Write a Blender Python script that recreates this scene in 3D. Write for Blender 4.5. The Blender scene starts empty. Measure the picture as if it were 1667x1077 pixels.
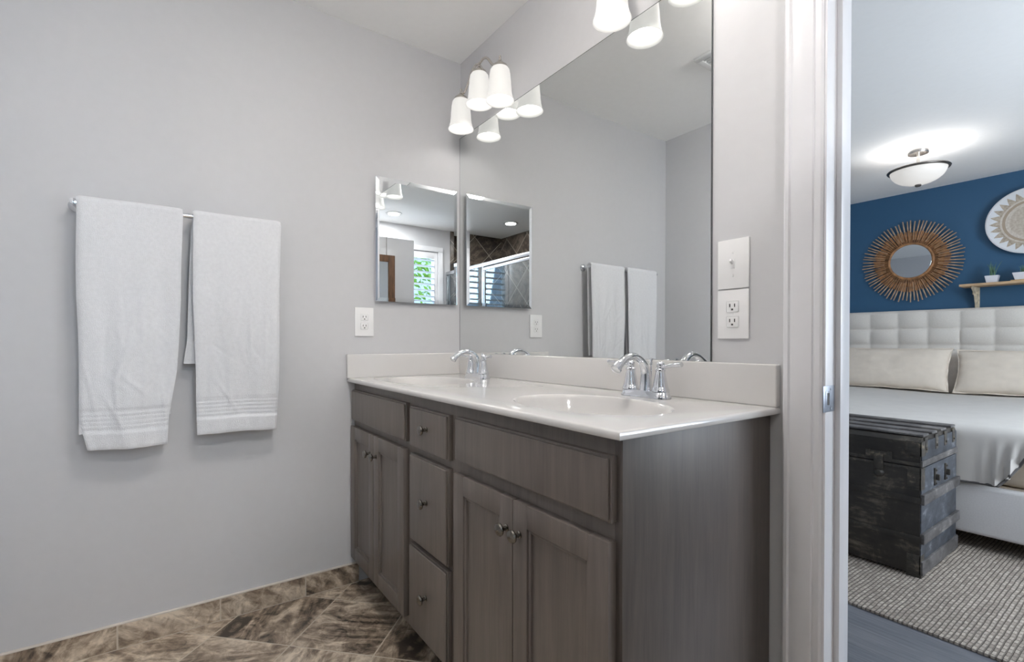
import bpy, bmesh, math, random
from mathutils import Vector, Matrix, noise as mnoise
random.seed(7)
S = bpy.context.scene
COL = S.collection
PI = math.pi

# ------------------------------------------------------------------ camera
yaw, pitch, roll = (math.radians(a) for a in (34.7823, -0.463, 0.0398))
fw = Vector((-math.cos(yaw) * math.cos(pitch), math.sin(yaw) * math.cos(pitch), math.sin(pitch)))
rt = fw.cross(Vector((0, 0, 1))).normalized()
up = rt.cross(fw)
rt, up = rt * math.cos(roll) + up * math.sin(roll), -rt * math.sin(roll) + up * math.cos(roll)
cam = bpy.data.cameras.new('camera')
camo = bpy.data.objects.new('camera', cam)
COL.objects.link(camo)
m = Matrix((rt, up, -fw)).transposed().to_4x4()
m.translation = Vector((2.1142, -1.2134, 1.0519))
camo.matrix_world = m
cam.sensor_width = 36
cam.sensor_fit = 'HORIZONTAL'
cam.lens = 788.767 / 1667 * 36
cam.shift_x = (833.5 - 817.83) / 1667
cam.shift_y = (563.507 - 538.5) / 1667
cam.clip_start = 0.02
S.camera = camo

# ------------------------------------------------------------------ colour management, sky, daylight
S.view_settings.view_transform = 'Standard'
S.view_settings.look = 'None'
S.view_settings.gamma = 1
S.view_settings.use_curve_mapping = False
S.view_settings.exposure = 0.68
W = bpy.data.worlds.new('sky')
S.world = W
W.use_nodes = True
bg = W.node_tree.nodes['Background']
bg.inputs[0].default_value = (0.62, 0.78, 1.0, 1)
bg.inputs[1].default_value = 1.6

def lamp(name, kind, loc, energy, color=(1, 1, 1), size=0.05, rot=(0, 0, 0), sx=None, sy=None, spot=None, blend=.5):
    l = bpy.data.lights.new(name, kind)
    l.energy = energy
    l.color = color
    if kind == 'AREA':
        if sx:
            l.shape = 'RECTANGLE'
            l.size = sx
            l.size_y = sy
        else:
            l.shape = 'DISK'
            l.size = size
    elif kind == 'SUN':
        l.angle = size
    else:
        l.shadow_soft_size = size
    if spot:
        l.spot_size = spot
        l.spot_blend = blend
    o = bpy.data.objects.new(name, l)
    o.location = loc
    o.rotation_euler = rot
    COL.objects.link(o)
    return o

WARM = (1.0, 0.975, 0.955)
S.cycles.max_bounces = 16
S.cycles.diffuse_bounces = 10
S.cycles.glossy_bounces = 8
# daylight entering the bedroom and the bathroom through their windows
lamp('bedroom_daylight', 'AREA', (3.52, 2.0, 1.45), 46, (0.89, 0.95, 1.0), sx=1.7, sy=1.4, rot=(0, math.radians(90), 0))
lamp('bathroom_daylight', 'AREA', (4.4, -.85, 2.25), 52, (0.78, 0.89, 1.0), sx=1.3, sy=1.3, rot=(0, math.radians(74), 0))
lamp('sunlight', 'SUN', (9, -4, 6), 3.0, (1, .95, .85), size=.02, rot=(math.radians(30), math.radians(25), 0))

# ------------------------------------------------------------------ materials
def lin(c):
    f = lambda v: (v / 12.92 if v <= .04045 else ((v + .055) / 1.055) ** 2.4)
    return tuple(f(v / 255) for v in c) + (1,)

class NT:
    def __init__(s, name):
        s.m = bpy.data.materials.new(name)
        s.m.use_nodes = True
        s.n = s.m.node_tree.nodes
        s.l = s.m.node_tree.links
        s.b = s.n['Principled BSDF']
        s.out = s.n['Material Output']
    def add(s, t, **k):
        n = s.n.new(t)
        for a, v in k.items():
            setattr(n, a, v)
        return n
    def link(s, a, b):
        s.l.new(a, b)
    def setv(s, **k):
        for a, v in k.items():
            s.b.inputs[a.replace('_', ' ')].default_value = v
    def math(s, op, a, b=None, c=None):
        n = s.add('ShaderNodeMath', operation=op)
        for i, v in enumerate((a, b, c)):
            if v is None:
                continue
            if isinstance(v, (int, float)):
                n.inputs[i].default_value = v
            else:
                s.link(v, n.inputs[i])
        return n.outputs[0]
    def mix(s, fac, a, b, blend='MIX'):
        n = s.add('ShaderNodeMix', data_type='RGBA', blend_type=blend)
        for i, v in ((0, fac), (6, a), (7, b)):
            if isinstance(v, (int, float, tuple)):
                n.inputs[i].default_value = v
            else:
                s.link(v, n.inputs[i])
        return n.outputs[2]
    def coords(s, scale=(1, 1, 1), rot=(0, 0, 0), kind='Object'):
        t = s.add('ShaderNodeTexCoord')
        mp = s.add('ShaderNodeMapping')
        mp.inputs['Scale'].default_value = scale
        mp.inputs['Rotation'].default_value = rot
        s.link(t.outputs[kind], mp.inputs[0])
        return mp.outputs[0]
    def noise(s, vec, scale, detail=4, rough=.5, dist=0, out=0):
        n = s.add('ShaderNodeTexNoise')
        n.inputs['Scale'].default_value = scale
        n.inputs['Detail'].default_value = detail
        n.inputs['Roughness'].default_value = rough
        n.inputs['Distortion'].default_value = dist
        if vec is not None:
            s.link(vec, n.inputs['Vector'])
        return n.outputs[out]
    def ramp(s, fac, stops):
        n = s.add('ShaderNodeValToRGB')
        e = n.color_ramp.elements
        while len(e) < len(stops):
            e.new(.5)
        for el, (p, c) in zip(e, stops):
            el.position = p
            el.color = c
        s.link(fac, n.inputs[0])
        return n.outputs[0]
    def bump(s, h, strength=.2, dist=.002):
        n = s.add('ShaderNodeBump')
        n.inputs['Strength'].default_value = strength
        n.inputs['Distance'].default_value = dist
        s.link(h, n.inputs['Height'])
        s.link(n.outputs[0], s.b.inputs['Normal'])
    def base(s, c):
        s.link(c, s.b.inputs['Base Color'])

def simple(name, rgb, rough=.5, metal=0, var=.06, scale=30, bump=0, bscale=200, stretch=(1, 1, 1), spec=.5, coat=0, bdist=.001):
    t = NT(name)
    t.setv(Roughness=rough, Metallic=metal)
    t.b.inputs['Specular IOR Level'].default_value = spec
    if coat:
        t.b.inputs['Coat Weight'].default_value = coat
        t.b.inputs['Coat Roughness'].default_value = .05
    c = lin(rgb)
    v = t.coords(stretch)
    f = t.noise(v, scale)
    d = tuple(x * (1 - var) for x in c[:3]) + (1,)
    h = tuple(min(1, x * (1 + var)) for x in c[:3]) + (1,)
    t.base(t.ramp(f, [(.3, d), (.7, h)]))
    if bump:
        t.bump(t.noise(v, bscale, 3), bump, bdist)
    return t.m

M = {}
M['wall'] = simple('grey wall paint', (201, 201, 203), .6, var=.01, bump=.05, bscale=350)
M['wall_white'] = simple('bedroom pale paint', (205, 208, 212), .6, var=.01, bump=.05, bscale=350)
M['ceiling'] = simple('ceiling paint', (250, 250, 249), .8, var=.01, bump=.05, bscale=350)
M['blue'] = simple('blue wall paint', (48, 90, 124), .55, var=.03, bump=.05, bscale=350, scale=3)
M['trim'] = simple('white trim paint', (226, 226, 229), .3, var=.01)
M['plate'] = simple('white plastic', (238, 238, 238), .25, var=.01)
M['slot'] = simple('dark slot plastic', (60, 58, 56), .5)
M['marble'] = simple('cultured marble', (213, 211, 209), .1, var=.015, scale=6, coat=.3)
M['chrome'] = simple('chrome', (228, 230, 234), .06, 1, var=.01)
M['nickel'] = simple('brushed nickel', (214, 209, 202), .25, 1, var=.05, scale=60)
M['knob'] = simple('pewter knob', (128, 124, 118), .24, 1, var=.1, scale=80)
M['darkmetal'] = simple('grey bronze rim', (112, 109, 106), .35, 1)
M['steel'] = simple('strike steel', (150, 156, 166), .4, .9)
M['towel'] = simple('white terry cloth', (230, 231, 234), .95, var=.03, scale=90, bump=.9, bscale=420, spec=.1, bdist=.003)
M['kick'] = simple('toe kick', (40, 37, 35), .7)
M['linen'] = simple('headboard linen', (216, 211, 205), .9, var=.05, scale=160, bump=.3, bscale=600, spec=.15)
M['bedrail'] = simple('bed base linen', (214, 213, 214), .9, var=.04, scale=160, bump=.3, bscale=600, spec=.15)
M['duvet'] = simple('off white cotton cover', (216, 213, 209), .9, var=.03, scale=10, bump=.3, bscale=300, spec=.15)
M['piping'] = simple('grey piping', (96, 94, 94), .9)
M['mattress'] = simple('beige fitted sheet', (196, 184, 168), .9, var=.05, spec=.15)
M['pillow'] = simple('cream linen pillow', (222, 211, 198), .9, var=.03, scale=20, bump=.3, bscale=500, spec=.15)
M['rattan'] = simple('rattan', (156, 112, 74), .6, var=.45, scale=25, stretch=(1, 1, 1))
M['stickdark'] = simple('weathered stick', (172, 146, 122), .6, var=.35, scale=18)
M['twine'] = simple('dark rattan backing', (66, 46, 36), .8, var=.2)
M['shelfwood'] = simple('pale shelf wood', (196, 166, 132), .6, var=.2, scale=14, stretch=(1, 8, 8))
M['bracket'] = simple('whitewashed bracket', (200, 188, 166), .7, var=.25, scale=40)
M['pot'] = simple('white ceramic pot', (222, 224, 232), .35, var=.02)
M['saucer'] = simple('bamboo tray', (204, 166, 108), .5, var=.15)
M['leaf'] = simple('succulent green', (92, 124, 98), .5, var=.25)
M['gravel'] = simple('pale pebbles', (206, 206, 204), .8, var=.2, scale=80)
M['soil'] = simple('potting soil', (60, 48, 40), .9, var=.3)
M['tree_leaf'] = simple('tree leaves', (150, 190, 70), .6, var=.5, scale=4)
M['bark'] = simple('bark', (90, 74, 60), .9, var=.4)
M['frame_wood'] = simple('brown rustic wood', (118, 84, 58), .6, var=.35, scale=12, stretch=(6, 6, 1))
M['grille'] = simple('white vent plastic', (225, 225, 225), .5, var=.01)
M['black'] = simple('vent shadow', (70, 72, 74), .8)
M['alu'] = simple('satin aluminium', (205, 208, 212), .25, 1, var=.03)

def mirror_mat(name, col, rough=.0):
    t = NT(name)
    f = t.noise(t.coords(), 2)
    c = tuple(col) + (1,)
    c2 = tuple(x * .99 for x in col) + (1,)
    t.base(t.ramp(f, [(.3, c), (.7, c2)]))
    t.setv(Metallic=1.0, Roughness=rough)
    return t.m
M['mirror'] = mirror_mat('silvered mirror', (.80, .815, .81))
M['mirror2'] = mirror_mat('cabinet mirror', (.86, .89, .91))
M['mirror_edge'] = simple('mirror edge', (96, 98, 100), .2, .5)

def glass_mat():
    t = NT('clear shower glass')
    tr = t.add('ShaderNodeBsdfTransparent')
    tr.inputs[0].default_value = (.86, .93, .97, 1)
    gl = t.add('ShaderNodeBsdfGlossy')
    gl.inputs['Roughness'].default_value = .01
    lw = t.add('ShaderNodeLayerWeight')
    lw.inputs[0].default_value = .5
    fr = t.math('MULTIPLY_ADD', t.math('POWER', lw.outputs['Facing'], 3.5), .9, .06)
    mx = t.add('ShaderNodeMixShader')
    t.link(fr, mx.inputs[0])
    t.link(tr.outputs[0], mx.inputs[1])
    t.link(gl.outputs[0], mx.inputs[2])
    t.link(mx.outputs[0], t.out.inputs[0])
    return t.m
M['glass'] = glass_mat()

def emit(name, rgb, strength, base=None):
    t = NT(name)
    t.setv(Roughness=.35)
    f = t.noise(t.coords(), 6)
    c = lin(rgb)
    k = lin(base or rgb)
    t.base(t.ramp(f, [(.3, tuple(x * .98 for x in k[:3]) + (1,)), (.7, k)]))
    t.b.inputs['Emission Color'].default_value = c
    t.b.inputs['Emission Strength'].default_value = strength
    return t.m
M['shade'] = emit('lit opal glass shade', (255, 253, 249), .34, (176, 175, 172))
M['bulb'] = emit('glowing bulb', (255, 248, 236), 4.0)
M['can'] = emit('lit downlight lens', (255, 250, 242), 3.0)
M['dome'] = emit('added opal fill dome', (255, 250, 245), 27)  # glow of the added fill lamp
M['bowl'] = emit('lit alabaster bowl', (250, 246, 240), .32, (190, 188, 185))

def wood_mat(name, dark, light, streak=1.0, rough=.38):
    t = NT(name)
    v = t.coords((14, 14, 1.2))
    a = t.noise(v, 3.0, 6, .6, .4)
    v2 = t.coords((90, 90, 3))
    b = t.noise(v2, 2.0, 4, .6)
    v3 = t.coords((2.2, 2.2, .7))
    c = t.noise(v3, 2.0, 2)
    f = t.math('ADD', t.math('MULTIPLY', a, .5 * streak), t.math('ADD', t.math('MULTIPLY', b, .25), t.math('MULTIPLY', c, .35)))
    t.base(t.ramp(f, [(.32, lin(dark)), (.78, lin(light))]))
    t.setv(Roughness=rough)
    t.bump(b, .06, .001)
    return t.m
M['vanity'] = wood_mat('stained grey brown maple', (94, 86, 82), (128, 119, 112))
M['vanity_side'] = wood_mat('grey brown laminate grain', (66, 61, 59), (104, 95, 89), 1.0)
M['trunkwood'] = None

def tile_mat(name, plane='xy', p=.309, u0=-.385, v0=.838, diag=True, grout=(200, 190, 174), dark=(70, 61, 54), mid=(150, 133, 115), light=(226, 212, 192), gw=.0045, brick=None):
    """stone-look tiles; plane picks the two object axes; diagonal or straight grid"""
    t = NT(name)
    tc = t.add('ShaderNodeTexCoord')
    sp = t.add('ShaderNodeSeparateXYZ')
    t.link(tc.outputs['Object'], sp.inputs[0])
    A = sp.outputs['XYZ'.index(plane[0].upper())]
    B = sp.outputs['XYZ'.index(plane[1].upper())]
    if diag:
        u = t.math('MULTIPLY', t.math('ADD', A, B), .70710678)
        v = t.math('MULTIPLY', t.math('SUBTRACT', A, B), .70710678)
    else:
        u, v = A, B
    uu = t.math('DIVIDE', t.math('SUBTRACT', u, u0), p)
    vv = t.math('DIVIDE', t.math('SUBTRACT', v, v0), p if brick is None else brick)
    fu = t.math('FRACT', uu)
    fv = t.math('FRACT', vv)
    iu = t.math('FLOOR', uu)
    iv = t.math('FLOOR', vv)
    g = gw / p
    du = t.math('MINIMUM', fu, t.math('SUBTRACT', 1.0, fu))
    dv = t.math('MINIMUM', fv, t.math('SUBTRACT', 1.0, fv))
    gl = t.math('MAXIMUM', t.math('LESS_THAN', du, g / 2), t.math('LESS_THAN', dv, g / 2 * (1 if brick is None else p / brick)))
    cx = t.add('ShaderNodeCombineXYZ')
    t.link(iu, cx.inputs[0])
    t.link(iv, cx.inputs[1])
    wn = t.add('ShaderNodeTexWhiteNoise', noise_dimensions='3D')
    t.link(cx.outputs[0], wn.inputs[0])
    # per tile offset and rotation of the stone pattern
    sc = t.add('ShaderNodeVectorMath', operation='SCALE')
    t.link(wn.outputs['Color'], sc.inputs[0])
    sc.inputs['Scale'].default_value = 37.0
    ad = t.add('ShaderNodeVectorMath', operation='ADD')
    t.link(tc.outputs['Object'], ad.inputs[0])
    t.link(sc.outputs[0], ad.inputs[1])
    rot = t.add('ShaderNodeVectorRotate', rotation_type='Z_AXIS' if plane == 'xy' else 'X_AXIS' if plane == 'yz' else 'Y_AXIS')
    t.link(ad.outputs[0], rot.inputs[0])
    t.link(t.math('ADD', t.math('MULTIPLY', t.math('FLOOR', t.math('MULTIPLY', wn.outputs['Value'], 4)), PI / 2), .6), rot.inputs['Angle'])
    mp = t.add('ShaderNodeMapping')
    mp.inputs['Scale'].default_value = {'xy': (2.6, 9, 1), 'yz': (1, 2.6, 9), 'xz': (2.6, 1, 9)}[plane]
    t.link(rot.outputs[0], mp.inputs[0])
    n1 = t.noise(mp.outputs[0], 1.1, 8, .62, 1.6)
    n2 = t.noise(ad.outputs[0], 18, 9, .68, 1.2)
    f = t.math('ADD', t.math('MULTIPLY', n1, .66), t.math('MULTIPLY', n2, .42))
    f = t.math('ADD', f, t.math('MULTIPLY', t.math('SUBTRACT', wn.outputs['Value'], .5), .10))
    col = t.ramp(f, [(.40, lin(dark)), (.50, lin(mid)), (.56, lin(tuple((a + b) // 2 for a, b in zip(mid, light)))), (.64, lin(light))])
    t.base(t.mix(gl, col, lin(grout)))
    t.setv(Roughness=.32)
    hh = t.math('SUBTRACT', t.math('MULTIPLY', n2, .15), gl)
    t.bump(hh, .35, .002)
    return t.m
M['floor_tile'] = tile_mat('brown stone floor tile')
M['base_tile'] = tile_mat('brown stone base tile', 'yz', p=.3055, u0=-1.3535, v0=.0005, diag=False, brick=2.0, gw=.005)
M['shower_yz'] = tile_mat('dark stone shower tile side', 'yz', dark=(34, 31, 29), mid=(60, 52, 46), light=(112, 100, 88), grout=(176, 168, 156), gw=.006)
M['shower_xz'] = tile_mat('dark stone shower tile back', 'xz', dark=(34, 31, 29), mid=(60, 52, 46), light=(112, 100, 88), grout=(176, 168, 156), gw=.006)

def plank_mat():
    t = NT('blue grey wood plank floor')
    v = t.coords((1, 1, 1))
    br = t.add('ShaderNodeTexBrick')
    br.inputs['Scale'].default_value = 1
    br.inputs['Brick Width'].default_value = 1.2
    br.inputs['Row Height'].default_value = .15
    br.inputs['Mortar Size'].default_value = .0012
    br.inputs['Color1'].default_value = lin((104, 108, 116))
    br.inputs['Color2'].default_value = lin((122, 124, 130))
    br.inputs['Mortar'].default_value = lin((62, 64, 70))
    t.link(v, br.inputs['Vector'])
    g = t.noise(t.coords((2, 26, 1)), 3, 6, .6, .5)
    c = t.mix(.5, br.outputs['Color'], t.ramp(g, [(.3, lin((82, 84, 92))), (.7, lin((138, 140, 146)))]))
    t.base(c)
    t.setv(Roughness=.35)
    return t.m
M['plank'] = plank_mat()

def rug_mat():
    t = NT('woven wool loops')
    v = t.coords()
    br = t.add('ShaderNodeTexBrick')
    br.offset = .5
    br.inputs['Scale'].default_value = 1
    br.inputs['Brick Width'].default_value = .030
    br.inputs['Row Height'].default_value = .0145
    br.inputs['Mortar Size'].default_value = .0030
    br.inputs['Mortar Smooth'].default_value = .6
    br.inputs['Color1'].default_value = lin((194, 184, 172))
    br.inputs['Color2'].default_value = lin((140, 130, 120))
    br.inputs['Mortar'].default_value = lin((78, 70, 66))
    mp = t.add('ShaderNodeMapping')
    mp.inputs['Rotation'].default_value = (0, 0, PI / 2)
    n = t.noise(v, 6, 3)
    wob = t.add('ShaderNodeVectorMath', operation='MULTIPLY_ADD')
    t.link(t.noise(v, 9, 2, out=1), wob.inputs[0])
    wob.inputs[1].default_value = (.010, .010, 0)
    t.link(v, wob.inputs[2])
    t.link(wob.outputs[0], mp.inputs[0])
    t.link(mp.outputs[0], br.inputs['Vector'])
    f = t.noise(v, 260, 3)
    c = t.mix(.35, br.outputs['Color'], t.ramp(f, [(.3, lin((120, 112, 104))), (.7, lin((214, 206, 196)))]))
    t.base(c)
    t.setv(Roughness=.95)
    t.b.inputs['Specular IOR Level'].default_value = .1
    t.bump(t.math('SUBTRACT', 1.0, br.outputs['Fac']), .8, .006)
    return t.m
M['rug'] = rug_mat()

def trunk_mat(name, lo, mi, hi, sc=5):
    t = NT(name)
    v = t.coords((1, 1, 1))
    a = t.noise(v, sc, 8, .68, .6)
    b = t.noise(t.coords((3, 3, 14)), 4, 6, .6)
    f = t.math('ADD', t.math('MULTIPLY', a, .75), t.math('MULTIPLY', b, .3))
    t.base(t.ramp(f, [(.40, lin(lo)), (.58, lin(mi)), (.72, lin(hi))]))
    t.setv(Roughness=.5)
    t.bump(a, .4, .004)
    return t.m
M['trunkwood'] = trunk_mat('worn black painted canvas', (34, 32, 30), (52, 48, 44), (120, 112, 98))
M['trunkslat'] = trunk_mat('worn dark slat', (66, 64, 64), (104, 102, 102), (170, 166, 160), 9)
M['trunkside_daylit'] = trunk_mat('worn painted metal with daylight sheen', (46, 49, 54), (76, 81, 89), (136, 140, 146), 8)  # lighter and bluer than the trunk, painting in daylight on its side
M['trunkmetal'] = trunk_mat('tarnished trunk metal', (44, 42, 40), (74, 70, 64), (150, 138, 116), 24)

def basket_mat():
    t = NT('woven seagrass and white basket pattern')
    tc = t.add('ShaderNodeTexCoord')
    sp = t.add('ShaderNodeSeparateXYZ')
    t.link(tc.outputs['Object'], sp.inputs[0])
    x, z = sp.outputs[0], sp.outputs[2]
    r = t.math('SQRT', t.math('ADD', t.math('MULTIPLY', x, x), t.math('MULTIPLY', z, z)))
    th = t.math('DIVIDE', t.math('ARCTAN2', z, x), 2 * PI / 26)
    tri = t.math('MULTIPLY', t.math('ABSOLUTE', t.math('SUBTRACT', t.math('FRACT', t.math('ADD', th, 50.0)), .5)), 2.0)
    lim = t.math('ADD', .188, t.math('MULTIPLY', tri, .050))
    inner = t.math('LESS_THAN', r, lim)
    zone = t.math('LESS_THAN', r, .178)
    core = t.math('LESS_THAN', r, .125)
    ring = t.math('MULTIPLY', t.math('LESS_THAN', r, .166), t.math('GREATER_THAN', r, .148))
    coil = t.math('SINE', t.math('MULTIPLY', r, 900.0))
    n = t.noise(tc.outputs['Object'], 60, 4)
    white = lin((226, 228, 232))
    tan = t.ramp(n, [(.3, lin((160, 146, 130))), (.7, lin((200, 188, 172)))])
    pale = t.ramp(n, [(.3, lin((196, 186, 174))), (.7, lin((222, 214, 204)))])
    c = t.mix(inner, white, tan)
    c = t.mix(zone, c, pale)
    c = t.mix(ring, c, lin((176, 158, 138)))
    c = t.mix(core, c, t.ramp(n, [(.3, lin((186, 172, 156))), (.7, lin((212, 202, 190)))]))
    t.base(c)
    t.setv(Roughness=.8)
    t.bump(coil, .4, .002)
    return t.m
M['basket'] = basket_mat()

# ------------------------------------------------------------------ mesh helpers
class MB:
    def __init__(s):
        s.bm = bmesh.new()
    def box(s, x0, x1, y0, y1, z0, z1, bev=0, seg=2):
        r = bmesh.ops.create_cube(s.bm, size=1)
        vs = r['verts']
        for v in vs:
            v.co = Vector((x0 + (v.co.x + .5) * (x1 - x0), y0 + (v.co.y + .5) * (y1 - y0), z0 + (v.co.z + .5) * (z1 - z0)))
        if bev:
            es = list({e for v in vs for e in v.link_edges})
            bmesh.ops.bevel(s.bm, geom=es, offset=bev, segments=seg, profile=.6, affect='EDGES')
        return s
    def lathe(s, prof, c=(0, 0, 0), segs=32, axis='z', close=False, sx=1, sy=1):
        """prof: (radius, height) list; radius 0 makes a pole"""
        def P(r, h, a):
            x, y = r * math.cos(a) * sx, r * math.sin(a) * sy
            q = {'z': (x, y, h), 'y': (x, h, y), 'x': (h, x, y), '-y': (x, -h, y)}[axis]
            return Vector(c) + Vector(q)
        rings = []
        for r, h in prof:
            if r <= 1e-7:
                rings.append([s.bm.verts.new(P(0, h, 0))])
            else:
                rings.append([s.bm.verts.new(P(r, h, 2 * PI * i / segs)) for i in range(segs)])
        pr = list(zip(rings, rings[1:]))
        if close:
            pr.append((rings[-1], rings[0]))
        for a, b in pr:
            for i in range(segs):
                j = (i + 1) % segs
                if len(a) == 1 and len(b) == 1:
                    continue
                if len(a) == 1:
                    f = (a[0], b[j], b[i])
                elif len(b) == 1:
                    f = (a[i], a[j], b[0])
                else:
                    f = (a[i], a[j], b[j], b[i])
                s.bm.faces.new(f)
        return s
    def tube(s, pts, rad, segs=12, flat=1.0, closed=False):
        pts = [Vector(p) for p in pts]
        n = len(pts)
        rs = rad if isinstance(rad, (list, tuple)) else [rad] * n
        rings = []
        t0 = (pts[1] - pts[0]).normalized()
        ref = Vector((0, 0, 1)) if abs(t0.z) < .9 else Vector((1, 0, 0))
        nx = t0.cross(ref).normalized()
        for i in range(n):
            t = (pts[min(i + 1, n - 1)] - pts[max(i - 1, 0)]).normalized()
            nx = (nx - t * nx.dot(t)).normalized()
            ny = t.cross(nx)
            rings.append([s.bm.verts.new(pts[i] + nx * (rs[i] * math.cos(2 * PI * k / segs)) + ny * (rs[i] * flat * math.sin(2 * PI * k / segs))) for k in range(segs)])
        for a, b in zip(rings, rings[1:]):
            for k in range(segs):
                j = (k + 1) % segs
                s.bm.faces.new((a[k], a[j], b[j], b[k]))
        s.bm.faces.new(rings[0][::-1])
        s.bm.faces.new(rings[-1])
        return s
    def prism(s, poly, axis, a, b):
        """poly of 2-D points extruded along axis between a and b"""
        def P(p, h):
            return {'z': (p[0], p[1], h), 'x': (h, p[0], p[1]), 'y': (p[0], h, p[1])}[axis]
        va = [s.bm.verts.new(P(p, a)) for p in poly]
        vb = [s.bm.verts.new(P(p, b)) for p in poly]
        s.bm.faces.new(va)
        s.bm.faces.new(vb[::-1])
        n = len(poly)
        for i in range(n):
            j = (i + 1) % n
            s.bm.faces.new((va[i], vb[i], vb[j], va[j]))
        return s
    def grid(s, fn, nu, nv, wrap_u=False):
        vs = [[s.bm.verts.new(fn(i / nu, j / nv)) for j in range(nv + 1)] for i in range(nu if wrap_u else nu + 1)]
        for i in range(nu):
            for j in range(nv):
                k = (i + 1) % len(vs)
                s.bm.faces.new((vs[i][j], vs[k][j], vs[k][j + 1], vs[i][j + 1]))
        return s
    def solid(s, th):
        bmesh.ops.recalc_face_normals(s.bm, faces=s.bm.faces)
        bmesh.ops.solidify(s.bm, geom=list(s.bm.faces), thickness=th)
        return s
    def build(s, name, mat, parent=None, origin=None, sharp=38, flat=False, recalc=True):
        if recalc:
            bmesh.ops.recalc_face_normals(s.bm, faces=s.bm.faces)
        o0 = Vector(origin) if origin else Vector((0, 0, 0))
        p = parent
        while p:
            o0 = o0 + p.location
            p = p.parent
        bmesh.ops.translate(s.bm, verts=s.bm.verts, vec=-o0)
        me = bpy.data.meshes.new(name)
        s.bm.to_mesh(me)
        s.bm.free()
        me.materials.append(mat)
        if not flat:
            me.shade_smooth()
            me.set_sharp_from_angle(angle=math.radians(sharp))
        ob = bpy.data.objects.new(name, me)
        COL.objects.link(ob)
        if parent:
            ob.parent = parent
        if origin:
            ob.location = origin
        return ob

def tag(o, label, cat, group=None):
    o['label'] = label
    o['category'] = cat
    if group:
        o['group'] = group
    return o

def struct(o, label=None):
    o['kind'] = 'structure'
    if label:
        o['label'] = label
    return o

def thing(name, label, cat, loc, group=None):
    o = bpy.data.objects.new(name, None)
    o.empty_display_size = .05
    o.location = loc
    COL.objects.link(o)
    return tag(o, label, cat, group)

def copy_tree(o, parent=None):
    c = o.copy()
    COL.objects.link(c)
    if parent:
        c.parent = parent
    for ch in list(o.children):
        copy_tree(ch, c)
    return c

def catmull(pts, n=8):
    P = [Vector(p) for p in pts]
    P = [P[0] * 2 - P[1]] + P + [P[-1] * 2 - P[-2]]
    out = []
    for i in range(1, len(P) - 2):
        a, b, c, d = P[i - 1:i + 3]
        for k in range(n):
            t = k / n
            out.append(.5 * ((2 * b) + (c - a) * t + (2 * a - 5 * b + 4 * c - d) * t * t + (3 * b - a - 3 * c + d) * t ** 3))
    out.append(P[-2])
    return out

# ------------------------------------------------------------------ room shell
H = 2.44
XR = 3.30            # bathroom right wall
YS = -1.639          # wall / shower front behind the camera
YB = -2.50           # back of the shower
DX0, DX1 = 1.619, 2.468   # rough door opening
DZ = 2.09
BY = 4.446           # blue wall
BX0, BX1 = -1.9, 3.40
WT = .125

struct(MB().box(-.12, XR + .12, YB - .12, .06, -.1, 0).build('floor', M['floor_tile'], flat=True), 'brown stone-look tiles laid diagonally on the bathroom floor')
struct(MB().box(BX0 - .12, BX1 + .12, .06, BY + .12, -.1, 0).build('floor_bedroom', M['plank'], flat=True), 'blue-grey wood plank floor of the bedroom')
struct(MB().box(-.12, XR + .12, YB - .12, .06, H, H + .1).build('ceiling', M['ceiling'], flat=True), 'plain white bathroom ceiling')
struct(MB().box(BX0 - .12, BX1 + .12, .06, BY + .12, H, H + .1).build('ceiling_bedroom', M['ceiling'], flat=True), 'plain white bedroom ceiling')
struct(MB().box(-.12, 0, YB - .12, 0, 0, H).build('wall_left', M['wall'], flat=True), 'grey painted wall where the towels hang')
b = MB()
b.box(BX0 - .12, DX0, 0, WT, 0, H).box(DX1, BX1 + .12, 0, WT, 0, H).box(DX0, DX1, 0, WT, DZ, H)
struct(b.build('wall_back', M['wall'], flat=True), 'grey painted wall behind the vanity mirror with the doorway')
SX = 1.35
b = MB()
b.box(0, SX, YS - .1, YS, 0, H).box(SX - .1, SX, YB, YS - .1, 0, H)
struct(b.build('wall_front', M['wall'], flat=True), 'grey wall opposite the mirror beside the shower')
# right wall with the window opening
WY0, WY1, WZ0, WZ1 = -1.56, -.72, 1.12, 2.16
b = MB()
b.box(XR, XR + .12, YB - .12, WY0, 0, H).box(XR, XR + .12, WY1, 0, 0, H)
b.box(XR, XR + .12, WY0, WY1, 0, WZ0).box(XR, XR + .12, WY0, WY1, WZ1, H)
struct(b.build('wall_right', M['wall'], flat=True), 'grey wall with the shuttered window')
struct(MB().box(SX, XR, YB - .12, YB, 0, H).build('wall_shower_back', M['shower_xz'], flat=True), 'dark stone tiled back wall of the shower')
b = MB()
b.box(XR - .012, XR, YB, YS - .09, 0, H).box(SX, SX + .012, YB, YS - .04, 0, H)
struct(b.build('wall_shower_side', M['shower_yz'], flat=True), 'dark stone tiled side walls of the shower')
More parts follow.
